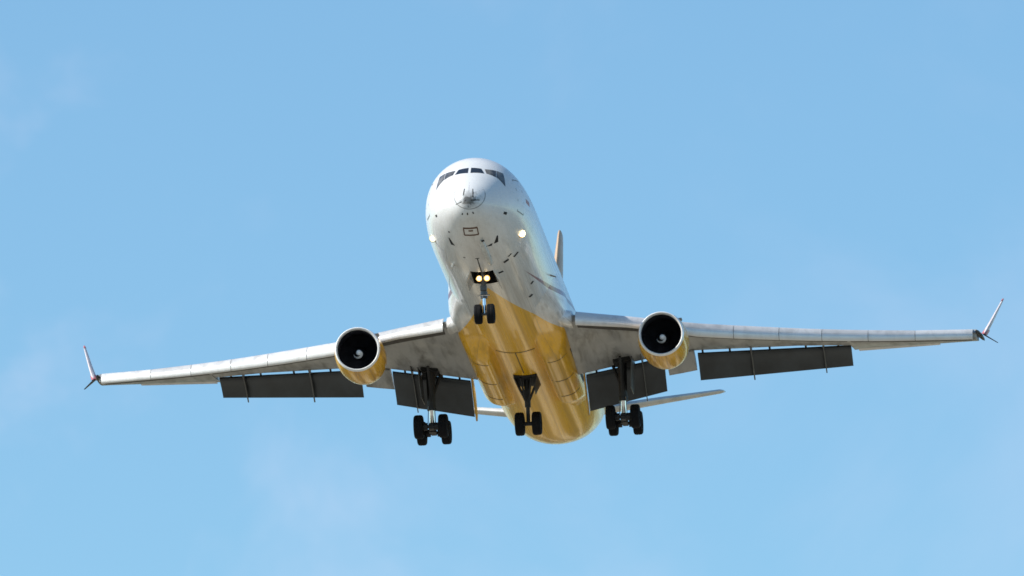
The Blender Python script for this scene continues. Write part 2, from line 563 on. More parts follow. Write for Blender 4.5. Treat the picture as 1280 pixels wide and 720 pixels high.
# nose-gear bay lining
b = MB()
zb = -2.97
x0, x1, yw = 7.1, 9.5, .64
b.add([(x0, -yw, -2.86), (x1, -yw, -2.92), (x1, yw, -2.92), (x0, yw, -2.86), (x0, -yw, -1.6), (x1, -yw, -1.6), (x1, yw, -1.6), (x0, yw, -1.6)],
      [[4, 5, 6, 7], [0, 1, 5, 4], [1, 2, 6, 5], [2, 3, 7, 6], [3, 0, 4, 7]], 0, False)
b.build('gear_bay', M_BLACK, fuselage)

# cockpit windows
WIN = [  # corner lists in aircraft coordinates, picture-right half; mirrored for the other
    ([(2.13, .07, 1.67), (2.16, .62, 1.60), (1.80, .80, 1.24), (1.62, .07, 1.25)], 'front'),
    ([(2.20, .80, 1.57), (2.62, 1.395, 1.58), (2.16, 1.335, .99), (1.90, .91, 1.24)], 'side'),
    ([(2.66, 1.42, 1.575), (2.95, 1.72, 1.45), (2.30, 1.88, .56), (2.20, 1.36, 1.00)], 'side'),
]
for c, kind in WIN:
    for s in (1, -1):
        b = MB()
        patch(b, [(x, s * y, z) for x, y, z in c], 8, 6, .012)
        b.build('cockpit_window', M_GLASS if kind == 'front' else M_PANEREFL, fuselage)


def rect_on(X, Y, Z, lx, ly, twist=0.0, out=.012, thick=.03, skew=0.0):
    """corners of a small rectangle on the skin round a point"""
    a0 = atan2(Y, -Z)
    r = sqrt(Y * Y + Z * Z)
    pts = []
    for u, v in ((-1, -1), (-1, 1), (1, 1), (1, -1)):
        dx = u * lx / 2; dy = v * ly / 2
        dx, dy = dx * cos(twist) - dy * sin(twist), dx * sin(twist) + dy * cos(twist)
        a = a0 + dy / r
        pts.append(tuple(body_pt(X + dx, a)))
    return pts


# access panel outline under the nose: four strips
b = MB()
for (xa, xb, ya, yb) in ((1.30, 1.37, -.40, .40), (2.02, 2.09, -.38, .38), (1.37, 2.02, -.41, -.35), (1.37, 2.02, .35, .41)):
    patch(b, [(xa, ya, -1.9), (xa, yb, -1.9), (xb, yb, -2.1), (xb, ya, -2.1)], 3, 6, .012)
patch(b, [(1.55, -.12, -1.95), (1.55, .12, -1.95), (1.66, .12, -2.0), (1.66, -.12, -2.0)], 2, 3, .012)
b.build('access_panel', simple('panel_seam', (.12, .06, .035), .6), fuselage)
# dark vents, static ports and small holes
for X, Y, Z, lx, ly, tw in ((3.28, -1.25, -2.1, .70, .24, .3), (3.28, 1.23, -2.1, .66, .26, -.3), (3.5, .83, -2.33, .22, .30, -.5)):
    b = MB()
    c = rect_on(X, Y, Z, lx, ly, tw)
    c[1] = tuple((np.array(c[0]) * .7 + np.array(c[1]) * .3)) if Y < 0 else c[1]
    c[0] = c[0] if Y < 0 else tuple((np.array(c[0]) * .35 + np.array(c[1]) * .65))
    patch(b, c, 4, 3, .010)
    b.build('air_vent', M_BLACK, fuselage)
for X, Y, Z, lx, ly in ((.40, -.5, -1.2, .09, .10), (.36, -.05, -1.3, .10, .11), (.36, .46, -1.2, .09, .11), (2.19, 1.92, -.76, .30, .16), (2.28, -1.98, -.7, .22, .13), (2.32, -1.33, -1.73, .12, .10)):
    b = MB()
    patch(b, rect_on(X, Y, Z, lx, ly), 3, 3, .012)
    b.build('sensor_port', M_BLACK, fuselage)


def blade(X, Y, Z, ln, ht, w=.05, tilt=0.0, m_=M_DARK, name='blade_antenna'):
    q, n = on_skin((X, Y, Z), 0)
    q = np.array(q); n = np.array(n); n[0] *= .2; n /= np.linalg.norm(n)
    f_ = np.array([1, 0, 0.]) ; t_ = np.cross(n, f_); f_ = f_ * cos(tilt) + t_ * sin(tilt); t_ = np.cross(n, f_)
    b = MB()
    b.slab([q - f_ * ln / 2 - n * .05, q + f_ * ln / 2 - n * .05, q + f_ * ln * .45 + n * ht, q + f_ * ln * .05 + n * ht], t_ * w)
    b.build(name, m_, fuselage, bevel=.012)


for X, Y, Z, lx, ly, tw, ht in ((6.53, 1.41, -2.52, .34, .40, .25, .07), (6.68, 1.94, -2.15, .30, .46, .35, .05), (6.1, 1.66, -2.33, .22, .34, .35, .03),
                               (7.85, .99, -2.8, .30, .36, .2, .06), (13.38, 2.18, -2.08, .40, .28, .3, .05), (15.33, 1.91, -2.33, .46, .30, .3, .06)):
    b = MB()
    patch(b, rect_on(X, Y, Z, lx * .5, ly * .75, tw), 3, 4, ht * .6, ht + .03)
    b.build('drain_scoop', M_BLACK, fuselage)
blade(6.73, -1.49, -2.49, .42, .22, .10, 0, M_GEARW)
blade(17.0, 2.86, -.8, .3, .32, .03, .1, M_GREY)
# pale raised strip beside the nose-gear doors
b = MB()
prof_ = [tuple(on_skin((X, .52 + .018 * (X - 2.5), -2.6), .03)[0]) for X in np.linspace(2.55, 6.1, 9)]
b.tube(prof_, [.05, .13, .16, .17, .17, .17, .16, .13, .05], 12)
b.build('raised_strip', M_GEARW, fuselage)
b = MB()
patch(b, rect_on(2.62, .55, -2.22, .14, .16), 3, 3, .12)
b.build('sensor_port', M_BLACK, fuselage)
# worn lightning strips on the radome
M_STRIP = simple('worn_strip', (.05, .042, .03), .7, 0, .6, 9)
for c in ([(.05, -.24, -.36), (.05, -.18, -.36), (.3, -.14, .12), (.3, -.20, .12)], [(.05, .30, -.50), (.05, .37, -.50), (.3, .34, .10), (.3, .29, .10)],
          [(.02, -.05, -.71), (.02, -.05, -.66), (.3, -.62, -.80), (.3, -.61, -.83)], [(.02, .20, -.72), (.02, .20, -.66), (.3, .64, -.62), (.3, .65, -.655)]):
    b = MB()
    patch(b, c, 6, 2, .010, .02)
    b.build('lightning_strip', M_STRIP, fuselage)
# crew door and cargo text block on the visible flank
for s in (1, -1):
    b = MB()
    for (xa, xb, aa, ab) in ((3.45, 3.50, 78, 118), (4.45, 4.50, 78, 118), (3.45, 4.5, 76.6, 78), (3.45, 4.5, 118, 119.2)):
        patch(b, [tuple(body_pt(xa, s * radians(aa))), tuple(body_pt(xa, s * radians(ab))), tuple(body_pt(xb, s * radians(ab))), tuple(body_pt(xb, s * radians(aa)))], 3, 8, .008)
    b.build('crew_door_seam', M_GREY, fuselage)
b = MB()
patch(b, [tuple(body_pt(5.0, radians(94))), tuple(body_pt(5.0, radians(99))), tuple(body_pt(5.9, radians(99))), tuple(body_pt(5.9, radians(94)))], 3, 3, .008)
b.build('placard', simple('placard_red', (.45, .22, .2), .5), fuselage)

# landing lights in the cheeks of the nose
for s in (1, -1):
    q, n = on_skin((5.25, s * 2.42, -1.36), .0)
    n = Vector((-.85, s * .45, -.25)).normalized()
    b = MB()
    b.lathe(np.array(q) - np.array(n) * .1, np.array(n), [(0, .24), (.16, .24), (.18, .20), (.12, .17)], 28)
    h_ = b.build('landing_light', M_LAMPRIM, fuselage)
    b = MB()
    b.lathe(np.array(q) - np.array(n) * .02, np.array(n), [(0, .205), (.03, .20), (.06, .15), (.09, .09), (.10, 0)], 28, 0, lambda i: 1 if i < 2 else 0)
    b.build('landing_lens', [M_LAMP if s == 1 else M_LENSGLINT, M_LAMPEDGE if s == 1 else M_LENSGLINT], fuselage)

# ------------------------------------------------------------------ belly fairing
def sstep(a, b_, x):
    t = min(1, max(0, (x - a) / (b_ - a)))
    return t * t * (3 - 2 * t)


FA = [(0, -2.9), (.8, -2.84), (1.15, -2.7), (1.3, -2.66), (1.45, -2.6), (1.75, -2.55), (2.4, -2.5), (2.98, -2.28), (3.22, -1.75), (3.25, -1.1), (3.14, -.4), (2.93, .3), (2.8, .8)]
FBL = [(0, -2.9), (.8, -2.84), (1.15, -2.72), (1.3, -2.8), (1.45, -3.22), (1.75, -3.36), (2.4, -3.2), (2.82, -2.78), (3.05, -2.1), (3.12, -1.4), (3.1, -.6), (2.93, .3), (2.8, .8)]


def fair_sec(X):
    w = sstep(16.5, 21.5, X) * (1 - sstep(38, 43.5, X))          # squared-off corner along the wing root
    bl = sstep(22.8, 26.5, X) * (1 - sstep(36.5, 40, X))         # twin gear-bay bulges
    pts = []
    for (ya, za), (yb, zb_) in zip(FA, FBL):
        r = sqrt(ya * ya + za * za)
        y, z = ya * (1 - bl) + yb * bl, za * (1 - bl) + zb_ * bl
        pts.append(((1 - w) * ya * 2.93 / r + w * y, (1 - w) * za * 2.93 / r + w * z))
    return [(X, y, z) for y, z in pts[::-1]] + [(X, -y, z) for y, z in pts[1:]]


def smooth_poly(pts, n=3):
    """Chaikin-like refinement of an open polyline"""
    a = np.array(pts, float)
    for _ in range(n):
        q = [a[0]]
        for i in range(len(a) - 1):
            q += [.78 * a[i] + .22 * a[i + 1], .22 * a[i] + .78 * a[i + 1]]
        q.append(a[-1]); a = np.array(q)
    return a


b = MB()
secs = [smooth_poly(fair_sec(X), 2) for X in np.linspace(16.5, 43.5, 109)]
b.loft(secs, 0, False, False)
fairing = b.build('belly_fairing', M_LIV, angle=50)
# seams of the gear-bay doors and hatches: thin dark strips lying on the fairing
FBV = BVHTree.FromPolygons([Vector(v) for v in b.v], b.f)


def belly_strip(pts, w, name, m_):
    mb = MB()
    rows = []
    pts = [np.array(p_, float) for p_ in pts]
    for k in range(len(pts)):
        d = pts[min(k + 1, len(pts) - 1)] - pts[max(k - 1, 0)]
        n2 = np.array([-d[1], d[0]]) / (np.linalg.norm(d) + 1e-9)
        row = []
        for q in (-.5, .5):
            x, y = pts[k] + n2 * w * q
            z = -9
            for bv in (FBV, BV):
                h = bv.ray_cast(Vector((x, y, -6)), Vector((0, 0, 1)))
                if h[0] is not None:
                    z = h[0][2] if z == -9 else min(z, h[0][2])
            row.append((x, y, z - .012))
        row += [(row[1][0], row[1][1], row[1][2] + .03), (row[0][0], row[0][1], row[0][2] + .03)]
        rows.append(row)
    mb.loft(rows, 0, True, True, False)
    return mb.build(name, m_, fairing)


M_SEAM = simple('seam_dark', (.05, .03, .012), .7)
for s in (1, -1):
    belly_strip([(x, s * 2.95) for x in np.linspace(27.5, 35.5, 12)], .07, 'bay_seam', M_SEAM)
    belly_strip([(27.0, s * y) for y in np.linspace(1.5, 2.95, 8)], .10, 'bay_seam', M_SEAM)
    belly_strip([(31.6, s * y) for y in np.linspace(1.5, 2.9, 8)], .12, 'bay_seam', M_SEAM)
    belly_strip([(35.2, s * y) for y in np.linspace(1.5, 2.9, 8)], .12, 'bay_seam', M_SEAM)
belly_strip([(25.6, y) for y in np.linspace(-1.1, 1.1, 14)], .13, 'bay_seam', M_SEAM)
belly_strip([(x, 0) for x in np.linspace(25.7, 30.5, 8)], .045, 'bay_seam', M_SEAM)

# ------------------------------------------------------------------ wings
def interp(tab, y):
    tab = np.array(tab, float)
    return [float(np.interp(y, tab[:, 0], tab[:, k])) for k in range(1, tab.shape[1])]


LEX = lambda y: 22 + .74 * (y - 3.5)
#  Y, slat bottom z, slat top z
SLZ = [(2.4, -2.50, -1.52), (3.5, -2.39, -1.47), (5, -2.28, -1.45), (6.5, -2.17, -1.415), (8, -2.155, -1.385), (10, -2.24, -1.325), (12, -2.095, -1.19), (14, -1.92, -1.045),
       (16, -1.72, -.895), (18, -1.495, -.71), (20, -1.245, -.49), (22, -.955, -.26), (25, -.51, .19), (25.6, -.42, .26)]
#  Y, cove X, flap nose z (under the cove)
COVE = [(2.4, 32.9, -2.93), (3.5, 32.9, -2.72), (7.7, 32.9, -1.96), (9.0, 33.3, -1.68), (9.6, 33.6, -1.60), (18, 37.2, -.77), (18.6, 37.5, -.72), (23, 39.6, -.28), (25.6, 40.6, .0)]
#  Y, trailing edge X, z of the clean wing
TEX = [(2.4, 35.0, -2.3), (8.7, 35.0, -1.45), (18.4, 39.2, -.50), (23.2, 40.65, -.02), (25.6, 41.2, .16)]


def wing_sec(Y, clean):
    zb, zt = interp(SLZ, Y); xc, zc = interp(COVE, Y); xl = LEX(Y)
    h = zt - zb
    x0 = xl + .45
    lz = zb + .30 * h
    xt, zt_ = interp(TEX, Y)
    c = xt - x0
    if clean:      # lower skin runs to the trailing edge
        low = [(x0 + .06 * c, lz - .06), (x0 + .25 * c, lz * .80 + zt_ * .2 - .10), (x0 + .55 * c, lz * .5 + zt_ * .5 - .10), (x0 + .8 * c, lz * .22 + zt_ * .78 - .04), (xt - .02, zt_ - .01), (xt, zt_ + .02)]
    else:          # lower skin ends at the flap cove
        zc2 = zc + .17
        low = [(x0 + .06 * c, lz - .06), (x0 + .25 * c, lz + .2 * (zc2 - lz) - .05), (x0 + .5 * c, lz + .5 * (zc2 - lz) - .04), (xc - .5, lz + .9 * (zc2 - lz)), (xc, zc2), (xc + .05, zc2 + .35)]
    top_t = max(zt, lz + .5) 
    tez = zt_ + .02 if clean else max(zt_ + .1, zc + .62)
    xe = xt if clean else xc + 1.0
    up = [(xe, tez), (x0 + .62 * c, tez + .55 * (top_t - tez) + .20 + .05 * c), (x0 + .35 * c, top_t + .03 * c), (x0 + .15 * c, top_t + .012 * c), (x0 + .04 * c, top_t - .16), (x0, (lz + top_t) / 2)]
    return [(x, Y, z) for x, z in [(x0 + .015 * c, lz)] + low + up]


def mk_slat(y0, y1, n=4):
    b = MB()
    secs = []
    for Y in np.linspace(y0, y1, n):
        zb, zt = interp(SLZ, Y); k = (zt - zb) / .93; xl = LEX(Y)
        shape = [(.20, .0), (.11, .03), (.04, .12), (0, .26), (.03, .40), (.17, .55), (.36, .72), (.6, .86), (.85, .93), (1.05, .965), (1.05, .94), (.75, .80), (.52, .62), (.38, .40), (.32, .18), (.30, .05), (.27, -.005)]
        secs.append([(xl + u * k, Y, zb + v * k) for u, v in shape])
    b.loft(secs, 0, True, True, True, lambda i, j: 1 if j in (0, 1, 2, 3, 15, 16) else 0)
    return b


def flap_sec(Y, xl, zl, xt, zt, th):
    d = np.array([xt - xl, zt - zl]); L = np.linalg.norm(d); d /= L; n = np.array([-d[1], d[0]])
    if n[1] < 0:
        n = -n
    prof = [(0, .0), (.0, .35), (.04, .75), (.12, 1), (.3, 1.0), (.6, .55), (1, .03), (1, -.03), (.75, .10), (.5, .10), (.25, -.06), (.1, -.24), (.03, -.2)]
    out = []
    for u, v in prof:
        q = np.array([xl, zl]) + d * L * u + n * th * v
        out.append((q[0], Y, q[1]))
    return out


FL_IN = [(3.3, 33.05, -2.72, 35.2, -4.27), (7.72, 33.1, -1.95, 35.2, -3.335)]
FL_OUT = [(9.62, 33.7, -1.61, 35.38, -2.76), (18.1, 37.3, -.77, 38.95, -1.49)]
HINGES = ((6.55, .05), (12.6, .07), (16.6, .06))

wings = []
for s in (1, -1):
    fix = (lambda m_: m_) if s == 1 else (lambda m_: m_.mirror())
    b = MB()
    b.loft([wing_sec(Y, False) for Y in (2.4, 3.5, 5, 6.5, 8, 9.2)] , 0)
    b.loft([wing_sec(Y, False) for Y in (9.2, 10, 12, 14, 16, 18.2)], 0)
    b.loft([wing_sec(Y, True) for Y in (18.2, 19, 20, 22, 24, 25.2)], 0)
    wing = fix(b).build('wing', M_WING, angle=40)
    wings.append(wing)
    for y0, y1 in ((3.72, 7.75), (9.25, 12.07), (12.10, 14.5), (14.53, 16.8), (16.83, 19.3), (19.33, 21.85), (21.88, 25.0)):
        fix(mk_slat(y0, y1)).build('slat', [M_SLAT, M_SLATLE], wing, angle=40)
    # dark strip painted in as the shadow behind the slat lip
    def low_z(Y, x):
        q = wing_sec(Y, Y > 18.2)[:6]
        return float(np.interp(x, [p_[0] for p_ in q], [p_[2] for p_ in q]))
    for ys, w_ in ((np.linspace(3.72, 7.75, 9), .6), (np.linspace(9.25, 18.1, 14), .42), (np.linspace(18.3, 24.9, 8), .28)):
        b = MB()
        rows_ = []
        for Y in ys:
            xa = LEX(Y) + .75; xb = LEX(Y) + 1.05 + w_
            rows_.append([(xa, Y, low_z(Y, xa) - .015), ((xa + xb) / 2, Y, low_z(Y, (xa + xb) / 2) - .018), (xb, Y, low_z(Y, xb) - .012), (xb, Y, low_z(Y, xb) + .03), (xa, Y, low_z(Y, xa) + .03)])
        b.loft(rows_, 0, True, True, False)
        fix(b).build('slat_shadow_strip', M_SLATSHADE, wing)
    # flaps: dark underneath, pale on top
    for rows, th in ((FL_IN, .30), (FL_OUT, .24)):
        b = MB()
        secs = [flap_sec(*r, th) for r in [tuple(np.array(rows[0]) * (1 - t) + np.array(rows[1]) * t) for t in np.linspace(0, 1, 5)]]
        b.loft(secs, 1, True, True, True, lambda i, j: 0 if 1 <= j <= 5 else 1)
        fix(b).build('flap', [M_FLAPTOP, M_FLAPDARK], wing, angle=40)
    # support arms in the flap gap
    for rows, ys in ((FL_IN, (3.9, 4.9, 5.9, 7.0)), (FL_OUT, (9.9, 11.4, 13.6, 15.6, 17.4))):
        for Y in ys:
            t = (Y - rows[0][0]) / (rows[1][0] - rows[0][0])
            r = np.array(rows[0]) * (1 - t) + np.array(rows[1]) * t
            b = MB()
            b.tube([(r[1] - .35, Y, r[2] + .28), (r[1] + .25, Y, r[2] + .0)], .06, 8)
            fix(b).build('flap_arm', M_DARK, wing)
    for Y, w in HINGES:
        rows = FL_IN if Y < 9 else FL_OUT
        t = (Y - rows[0][0]) / (rows[1][0] - rows[0][0])
        _, xl, zl, xt, zt = np.array(rows[0]) * (1 - t) + np.array(rows[1]) * t
        b = MB()
        b.slab([(xl - 2.4, Y, zl + .42), (xl - 1.2, Y, zl - .02), (xl + .2, Y, zl - .34), (xt + .1, Y, zt - .26), (xt + .32, Y, zt - .20), (xt - .1, Y, zt + .0), (xl + .2, Y, zl + .0), (xl - .3, Y, zl + .4)], (0, w, 0))
        fix(b).build('flap_hinge', M_HINGE, wing, bevel=.02)
    # inboard end plate of the flap, painted gold
    b = MB()
    b.slab([(32.9, 3.2, -2.6), (33.3, 3.2, -2.35), (34.6, 3.2, -3.0), (35.5, 3.2, -4.15), (35.3, 3.2, -4.52), (34.3, 3.2, -3.9)], (0, .10, 0))
    fix(b).build('flap_end_plate', M_GOLDP, wing, bevel=.03)
    # drooped aileron outboard, inboard aileron behind the engine
    b = MB()
    secs = []
    for Y in (18.45, 20.7, 23.0):
        xt, zt = interp(TEX, Y)
        secs.append([(xt - 1.5, Y, zt - .12), (xt - 1.4, Y, zt + .12), (xt - .6, Y, zt + .06), (xt + .12, Y, zt - .02), (xt + .10, Y, zt - .06), (xt - .7, Y, zt - .13)])
    b.loft(secs, 0)
    fix(b).build('aileron', M_SLAT, wing, angle=30)
    b = MB()
    b.loft([[(33.0, Y, z + .1), (33.1, Y, z + .45), (35.0, Y, z - .1), (35.45, Y, z - .42), (35.3, Y, z - .45), (34.0, Y, z - .12)] for Y, z in ((7.85, -1.95), (8.6, -1.85), (9.45, -1.72))], 0)
    fix(b).build('aileron', M_WING, wing, angle=30)
    # wing-root fillet ahead of the slat
    b = MB()
    secs = []
    for Y in (2.5, 2.7, 2.85, 3.0, 3.15, 3.3, 3.5):
        zb, zt = interp(SLZ, Y)
        d = 3.5 - Y
        x0 = LEX(Y) + .22 - .5 * d - 1.6 * max(0, d - .2) ** 1.4
        h = zt - zb + .03
        secs.append([(x0 + u, Y, zb + .06 + v * h) for u, v in ((.7, .06), (.3, .10), (.08, .2), (0, .36), (.05, .52), (.2, .7), (.46, .86), (.95, 1.0), (1.8, 1.08), (3.2, 1.12), (3.2, .4), (1.6, .12))])
    b.loft(secs, 0)
    fix(b).build('root_fillet', M_LIV, wing, angle=50)
    # tip pod and winglets
    b = MB()
    b.lathe((37.9, 25.22, -.06), (1, .06, .10), [(0, .02), (.2, .08), (.8, .125), (2.2, .13), (3.3, .09), (4.1, .02)], 18)
    fix(b).build('wing_tip_pod', M_DARK, wing)

    def airfoil(c0, chord, th, ax):
        """thin section: c0 leading edge, chord along X, thickness along ax"""
        c0 = np.array(c0, float); ax = np.array(ax, float)
        return [c0 + np.array([chord * u, 0, 0]) + ax * th * v for u, v in ((0, 0), (.06, .6), (.25, 1), (.6, .6), (1, .05), (1, -.05), (.6, -.6), (.25, -1), (.06, -.6))]
    b = MB()
    ax = np.array([0, .96, -.28])
    up = lambda pts_: [(p_[0], p_[1], p_[2] + .20 * (p_[0] - pts_[0][0])) for p_ in pts_]
    b.loft([up(airfoil((39.2, 25.62, .10), 2.0, .14, ax)), up(airfoil((40.4, 25.98, 1.1), 1.6, .105, ax)), up(airfoil((42.3, 26.50, 2.66), 1.0, .06, ax)), up(airfoil((42.7, 26.56, 2.88), .6, .03, ax))], 0)
    wl = fix(b).build('winglet', M_WLET, wing, angle=40)
    b = MB()
    b.loft([up(airfoil((39.12, 25.60, .04), 2.1, .18, ax)), up(airfoil((39.6, 25.74, .40), 1.95, .16, ax))], 0)
    fix(b).build('winglet_trim', M_REDEDGE, wing)
    b = MB()
    b.loft([up(airfoil((42.3, 26.505, 2.72), 1.05, .07, ax)), up(airfoil((42.75, 26.58, 2.95), .6, .04, ax))], 0)
    fix(b).build('winglet_trim', M_REDEDGE, wing)
    b = MB()
    ax2 = np.array([0, .45, .89])
    tl2 = lambda pts_, x0_: [(p_[0], p_[1], p_[2] + .21 * (p_[0] - x0_)) for p_ in pts_]
    b.loft([tl2(airfoil((38.9, 25.55, -.03), 1.2, .045, ax2), 38.9), tl2(airfoil((40.25, 26.30, -.25), .5, .022, ax2), 40.25)], 0)
    fix(b).build('winglet', M_DARK, wing, angle=40)
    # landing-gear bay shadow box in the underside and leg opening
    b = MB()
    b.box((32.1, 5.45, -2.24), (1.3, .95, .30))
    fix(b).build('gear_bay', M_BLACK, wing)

# ------------------------------------------------------------------ engines
EX, EY, EZ = 21.94, 8.52, -3.21
for s in (1, -1):
    o = (EX, s * EY, EZ)
    b = MB()
    b.lathe(o, (1, 0, 0), [(.20, 1.275), (.45, 1.325), (.9, 1.37), (1.6, 1.405), (2.4, 1.39), (3.1, 1.32), (3.7, 1.20), (3.72, 1.15), (3.4, 1.14), (2.6, 1.15)], 72)
    eng = b.build('engine', M_COWL, angle=50)
    b = MB()
    b.lathe(o, (1, 0, 0), [(.22, 1.278), (.10, 1.262), (.03, 1.235), (0, 1.20), (.03, 1.165), (.12, 1.135), (.22, 1.125)], 72)
    b.build('inlet_lip', M_LIP, eng, angle=70)
    b = MB()
    b.lathe(o, (1, 0, 0), [(.22, 1.125), (.6, 1.12), (1.0, 1.14), (1.6, 1.17)], 72)
    b.build('inlet_duct', M_INLET, eng)
    # fan: disc behind 38 twisted blades
    b = MB()
    b.lathe((EX + 1.5, s * EY, EZ), (1, 0, 0), [(0, .02), (0, 1.16)], 48, 1)
    for k in range(38):
        a = 2 * pi * k / 38
        secs = []
        for r, ch, tw in ((.36, .17, .5), (.75, .24, .9), (1.13, .30, 1.12)):
            u = np.array([0, cos(a), sin(a)]); tg = np.array([0, -sin(a), cos(a)])
            d = np.array([cos(tw), 0, 0]) + tg * sin(tw); n_ = np.array([-sin(tw), 0, 0]) + tg * cos(tw)
            c = np.array([EX + 1.32, s * EY, EZ]) + u * r
            secs.append([c - d * ch / 2, c + n_ * .012, c + d * ch / 2, c - n_ * .012])
        b.loft(secs, 0, True, True, False)
    b.build('fan', [M_FAN, M_BLACK], eng)
    b = MB()
    so = (EX + .78, s * EY, EZ)
    b.lathe(so, (1, 0, 0), [(0, .0), (.015, .045), (.10, .12), (.30, .25), (.50, .345), (.60, .37)], 40)
    spn = b.build('spinner', M_SPIN, eng, angle=60)
    # white comma painted on the cone: a raised strip, wide head and thinning tail
    cone = lambda r: float(np.interp(r, [0, .045, .12, .25, .345, .37], [0, .015, .10, .30, .50, .60]))
    b = MB()
    b.lathe((EX + .765, s * EY, EZ), (1, 0, 0), [(0, 0), (.015, .045), (.10, .12), (.135, .15), (.165, .155)], 28)
    rows = []
    for t in np.linspace(0, 1, 40):
        a = radians(20 - 200 * t)
        rc = .10 + .24 * t ** .9
        wd = .062 * (1 - t) ** .55 + .006
        rows.append([(EX + .78 + cone(r) - .012, s * EY + r * cos(a), EZ + r * sin(a)) for r in np.linspace(max(.0, rc - wd), min(.36, rc + wd), 5)])
    b.loft(rows, 0, False, False)
    b.build('spiral_mark', M_MARK, spn)
    # core cowl and plug
    b = MB()
    b.lathe(o, (1, 0, 0), [(2.6, .95), (3.6, .98), (4.6, .80), (5.4, .60), (5.38, .55), (4.6, .55)], 40)
    b.lathe(o, (1, 0, 0), [(4.6, .42), (5.4, .36), (6.2, .06), (6.25, 0)], 30)
    b.build('exhaust_nozzle', M_GREY, eng)
    # pylon
    b = MB()
    py = lambda x, z0, z1, w: [(x, s * EY - w, z0), (x, s * EY + w, z0), (x, s * EY + w * .8, z1), (x, s * EY - w * .8, z1)]
    b.loft([py(EX + .9, EZ + 1.25, EZ + 1.42, .06), py(EX + 1.8, EZ + 1.2, -1.62, .18), py(EX + 3.4, EZ + .9, -1.45, .22), py(EX + 6, EZ + .6, -1.7, .22), py(EX + 8.5, -2.3, -1.9, .12)], 0)
    b.build('pylon', M_COWL, eng, angle=30)
    # strakes on the shoulders
    for q in (1, -1):
        a = radians(50)
        c = np.array([EX, s * EY, EZ])
        rd = np.array([0, q * cos(a), sin(a)])
        tg = np.array([0, -q * sin(a), cos(a)])
        b = MB()
        b.slab([c + np.array([.9, 0, 0]) + rd * 1.34, c + np.array([1.7, 0, 0]) + rd * 1.62, c + np.array([2.15, 0, 0]) + rd * 1.62, c + np.array([2.3, 0, 0]) + rd * 1.36], tg * .035)
        b.build('strake', M_GREY, eng)

# ------------------------------------------------------------------ landing gear
def wheel(X, Y, Z, R_, w, name='wheel', parent=None):
    b = MB()
    h = w / 2
    pr = [(-h * .55, R_ * .55), (-h * .8, R_ * .60), (-h, R_ * .74), (-h * .97, R_ * .86), (-h * .80, R_ * .955), (-h * .55, R_ * .99), (-h * .5, R_ * .985), (-h * .46, R_ * .975), (-h * .42, R_ * .992),
          (-.04, R_), (-.02, R_ * .985), (.02, R_ * .985), (.04, R_),
          (h * .42, R_ * .992), (h * .46, R_ * .975), (h * .5, R_ * .985), (h * .55, R_ * .99), (h * .80, R_ * .955), (h * .97, R_ * .86), (h, R_ * .74), (h * .8, R_ * .60), (h * .55, R_ * .55)]
    b.lathe((X, Y, Z), (0, 1, 0), pr, 44)
    for q in (1, -1):
        b.lathe((X, Y, Z), (0, q, 0), [(h * .55, R_ * .56), (h * .42, R_ * .50), (h * .38, R_ * .22), (h * .62, R_ * .18), (h * .62, 0)], 28, 1)
    return b.build(name, [M_TYRE, M_HUB], parent, angle=35)


# nose gear
NX, NZ = 8.2, -5.03
b = MB()
b.tube([(8.05, 0, -2.0), (8.15, 0, -3.9)], .14, 16)
b.tube([(8.15, 0, -3.80), (8.15, 0, -4.15)], .19, 16)
b.tube([(8.16, 0, -4.1), (NX, 0, NZ)], .085, 14, 1)
b.tube([(NX, -.34, NZ), (NX, .34, NZ)], .09, 12)
b.tube([(8.0, -.45, -2.3), (8.1, 0, -3.6)], .05, 8)
b.tube([(8.0, .45, -2.3), (8.1, 0, -3.6)], .05, 8)
b.tube([(7.2, 0, -2.6), (8.1, 0, -3.75)], .06, 8)
b.tube([(8.0, -.34, -4.02), (8.0, .34, -4.02)], .045, 8, 1)          # steering bar
b.tube([(8.3, 0, -4.2), (8.55, 0, -4.55), (8.3, 0, -4.9)], .045, 8)    # torque link
b.box((8.0, 0, -3.62), (.22, .34, .28))
ng = b.build('nose_gear', [M_STRUT, M_CHROME], angle=40)
for s in (1, -1):
    wheel(NX, s * .345, NZ, .55, .42, 'wheel', ng)
    b = MB()
    b.lathe((7.86, s * .215, -3.10), (-1, 0, -.08), [(-.12, .10), (-.02, .165), (.0, .165), (-.01, .15)], 24)
    h_ = b.build('lamp_housing', M_LAMPRIM, ng)
    b = MB()
    b.lathe((7.86, s * .215, -3.10), (-1, 0, -.08), [(-.02, .15), (.01, .145), (.03, .085), (.05, .05), (.055, 0)], 24, 0, lambda i: 1 if i < 2 else 0)
    b.build('taxi_lamp', [M_LAMP, M_LAMPEDGE], ng)
    # door hanging beside the bay
    b = MB()
    b.slab([(7.15, s * .64, -2.84), (9.45, s * .66, -2.92), (9.35, s * .92, -3.42), (7.35, s * .90, -3.32)], (0, .035, .01))
    b.build('gear_door', M_LIV, ng)
# closed forward doors: raised leaves with a dark gap between
b = MB()
patch(b, [tuple(body_pt(4.86, radians(-16))), tuple(body_pt(4.86, radians(16))), tuple(body_pt(4.95, radians(16))), tuple(body_pt(4.95, radians(-16)))], 2, 12, .014)
patch(b, [tuple(body_pt(4.95, radians(-.55))), tuple(body_pt(4.95, radians(.55))), tuple(body_pt(7.1, radians(.55))), tuple(body_pt(7.1, radians(-.55)))], 10, 2, .014)
b.build('door_seam', M_BLACK, fuselage)

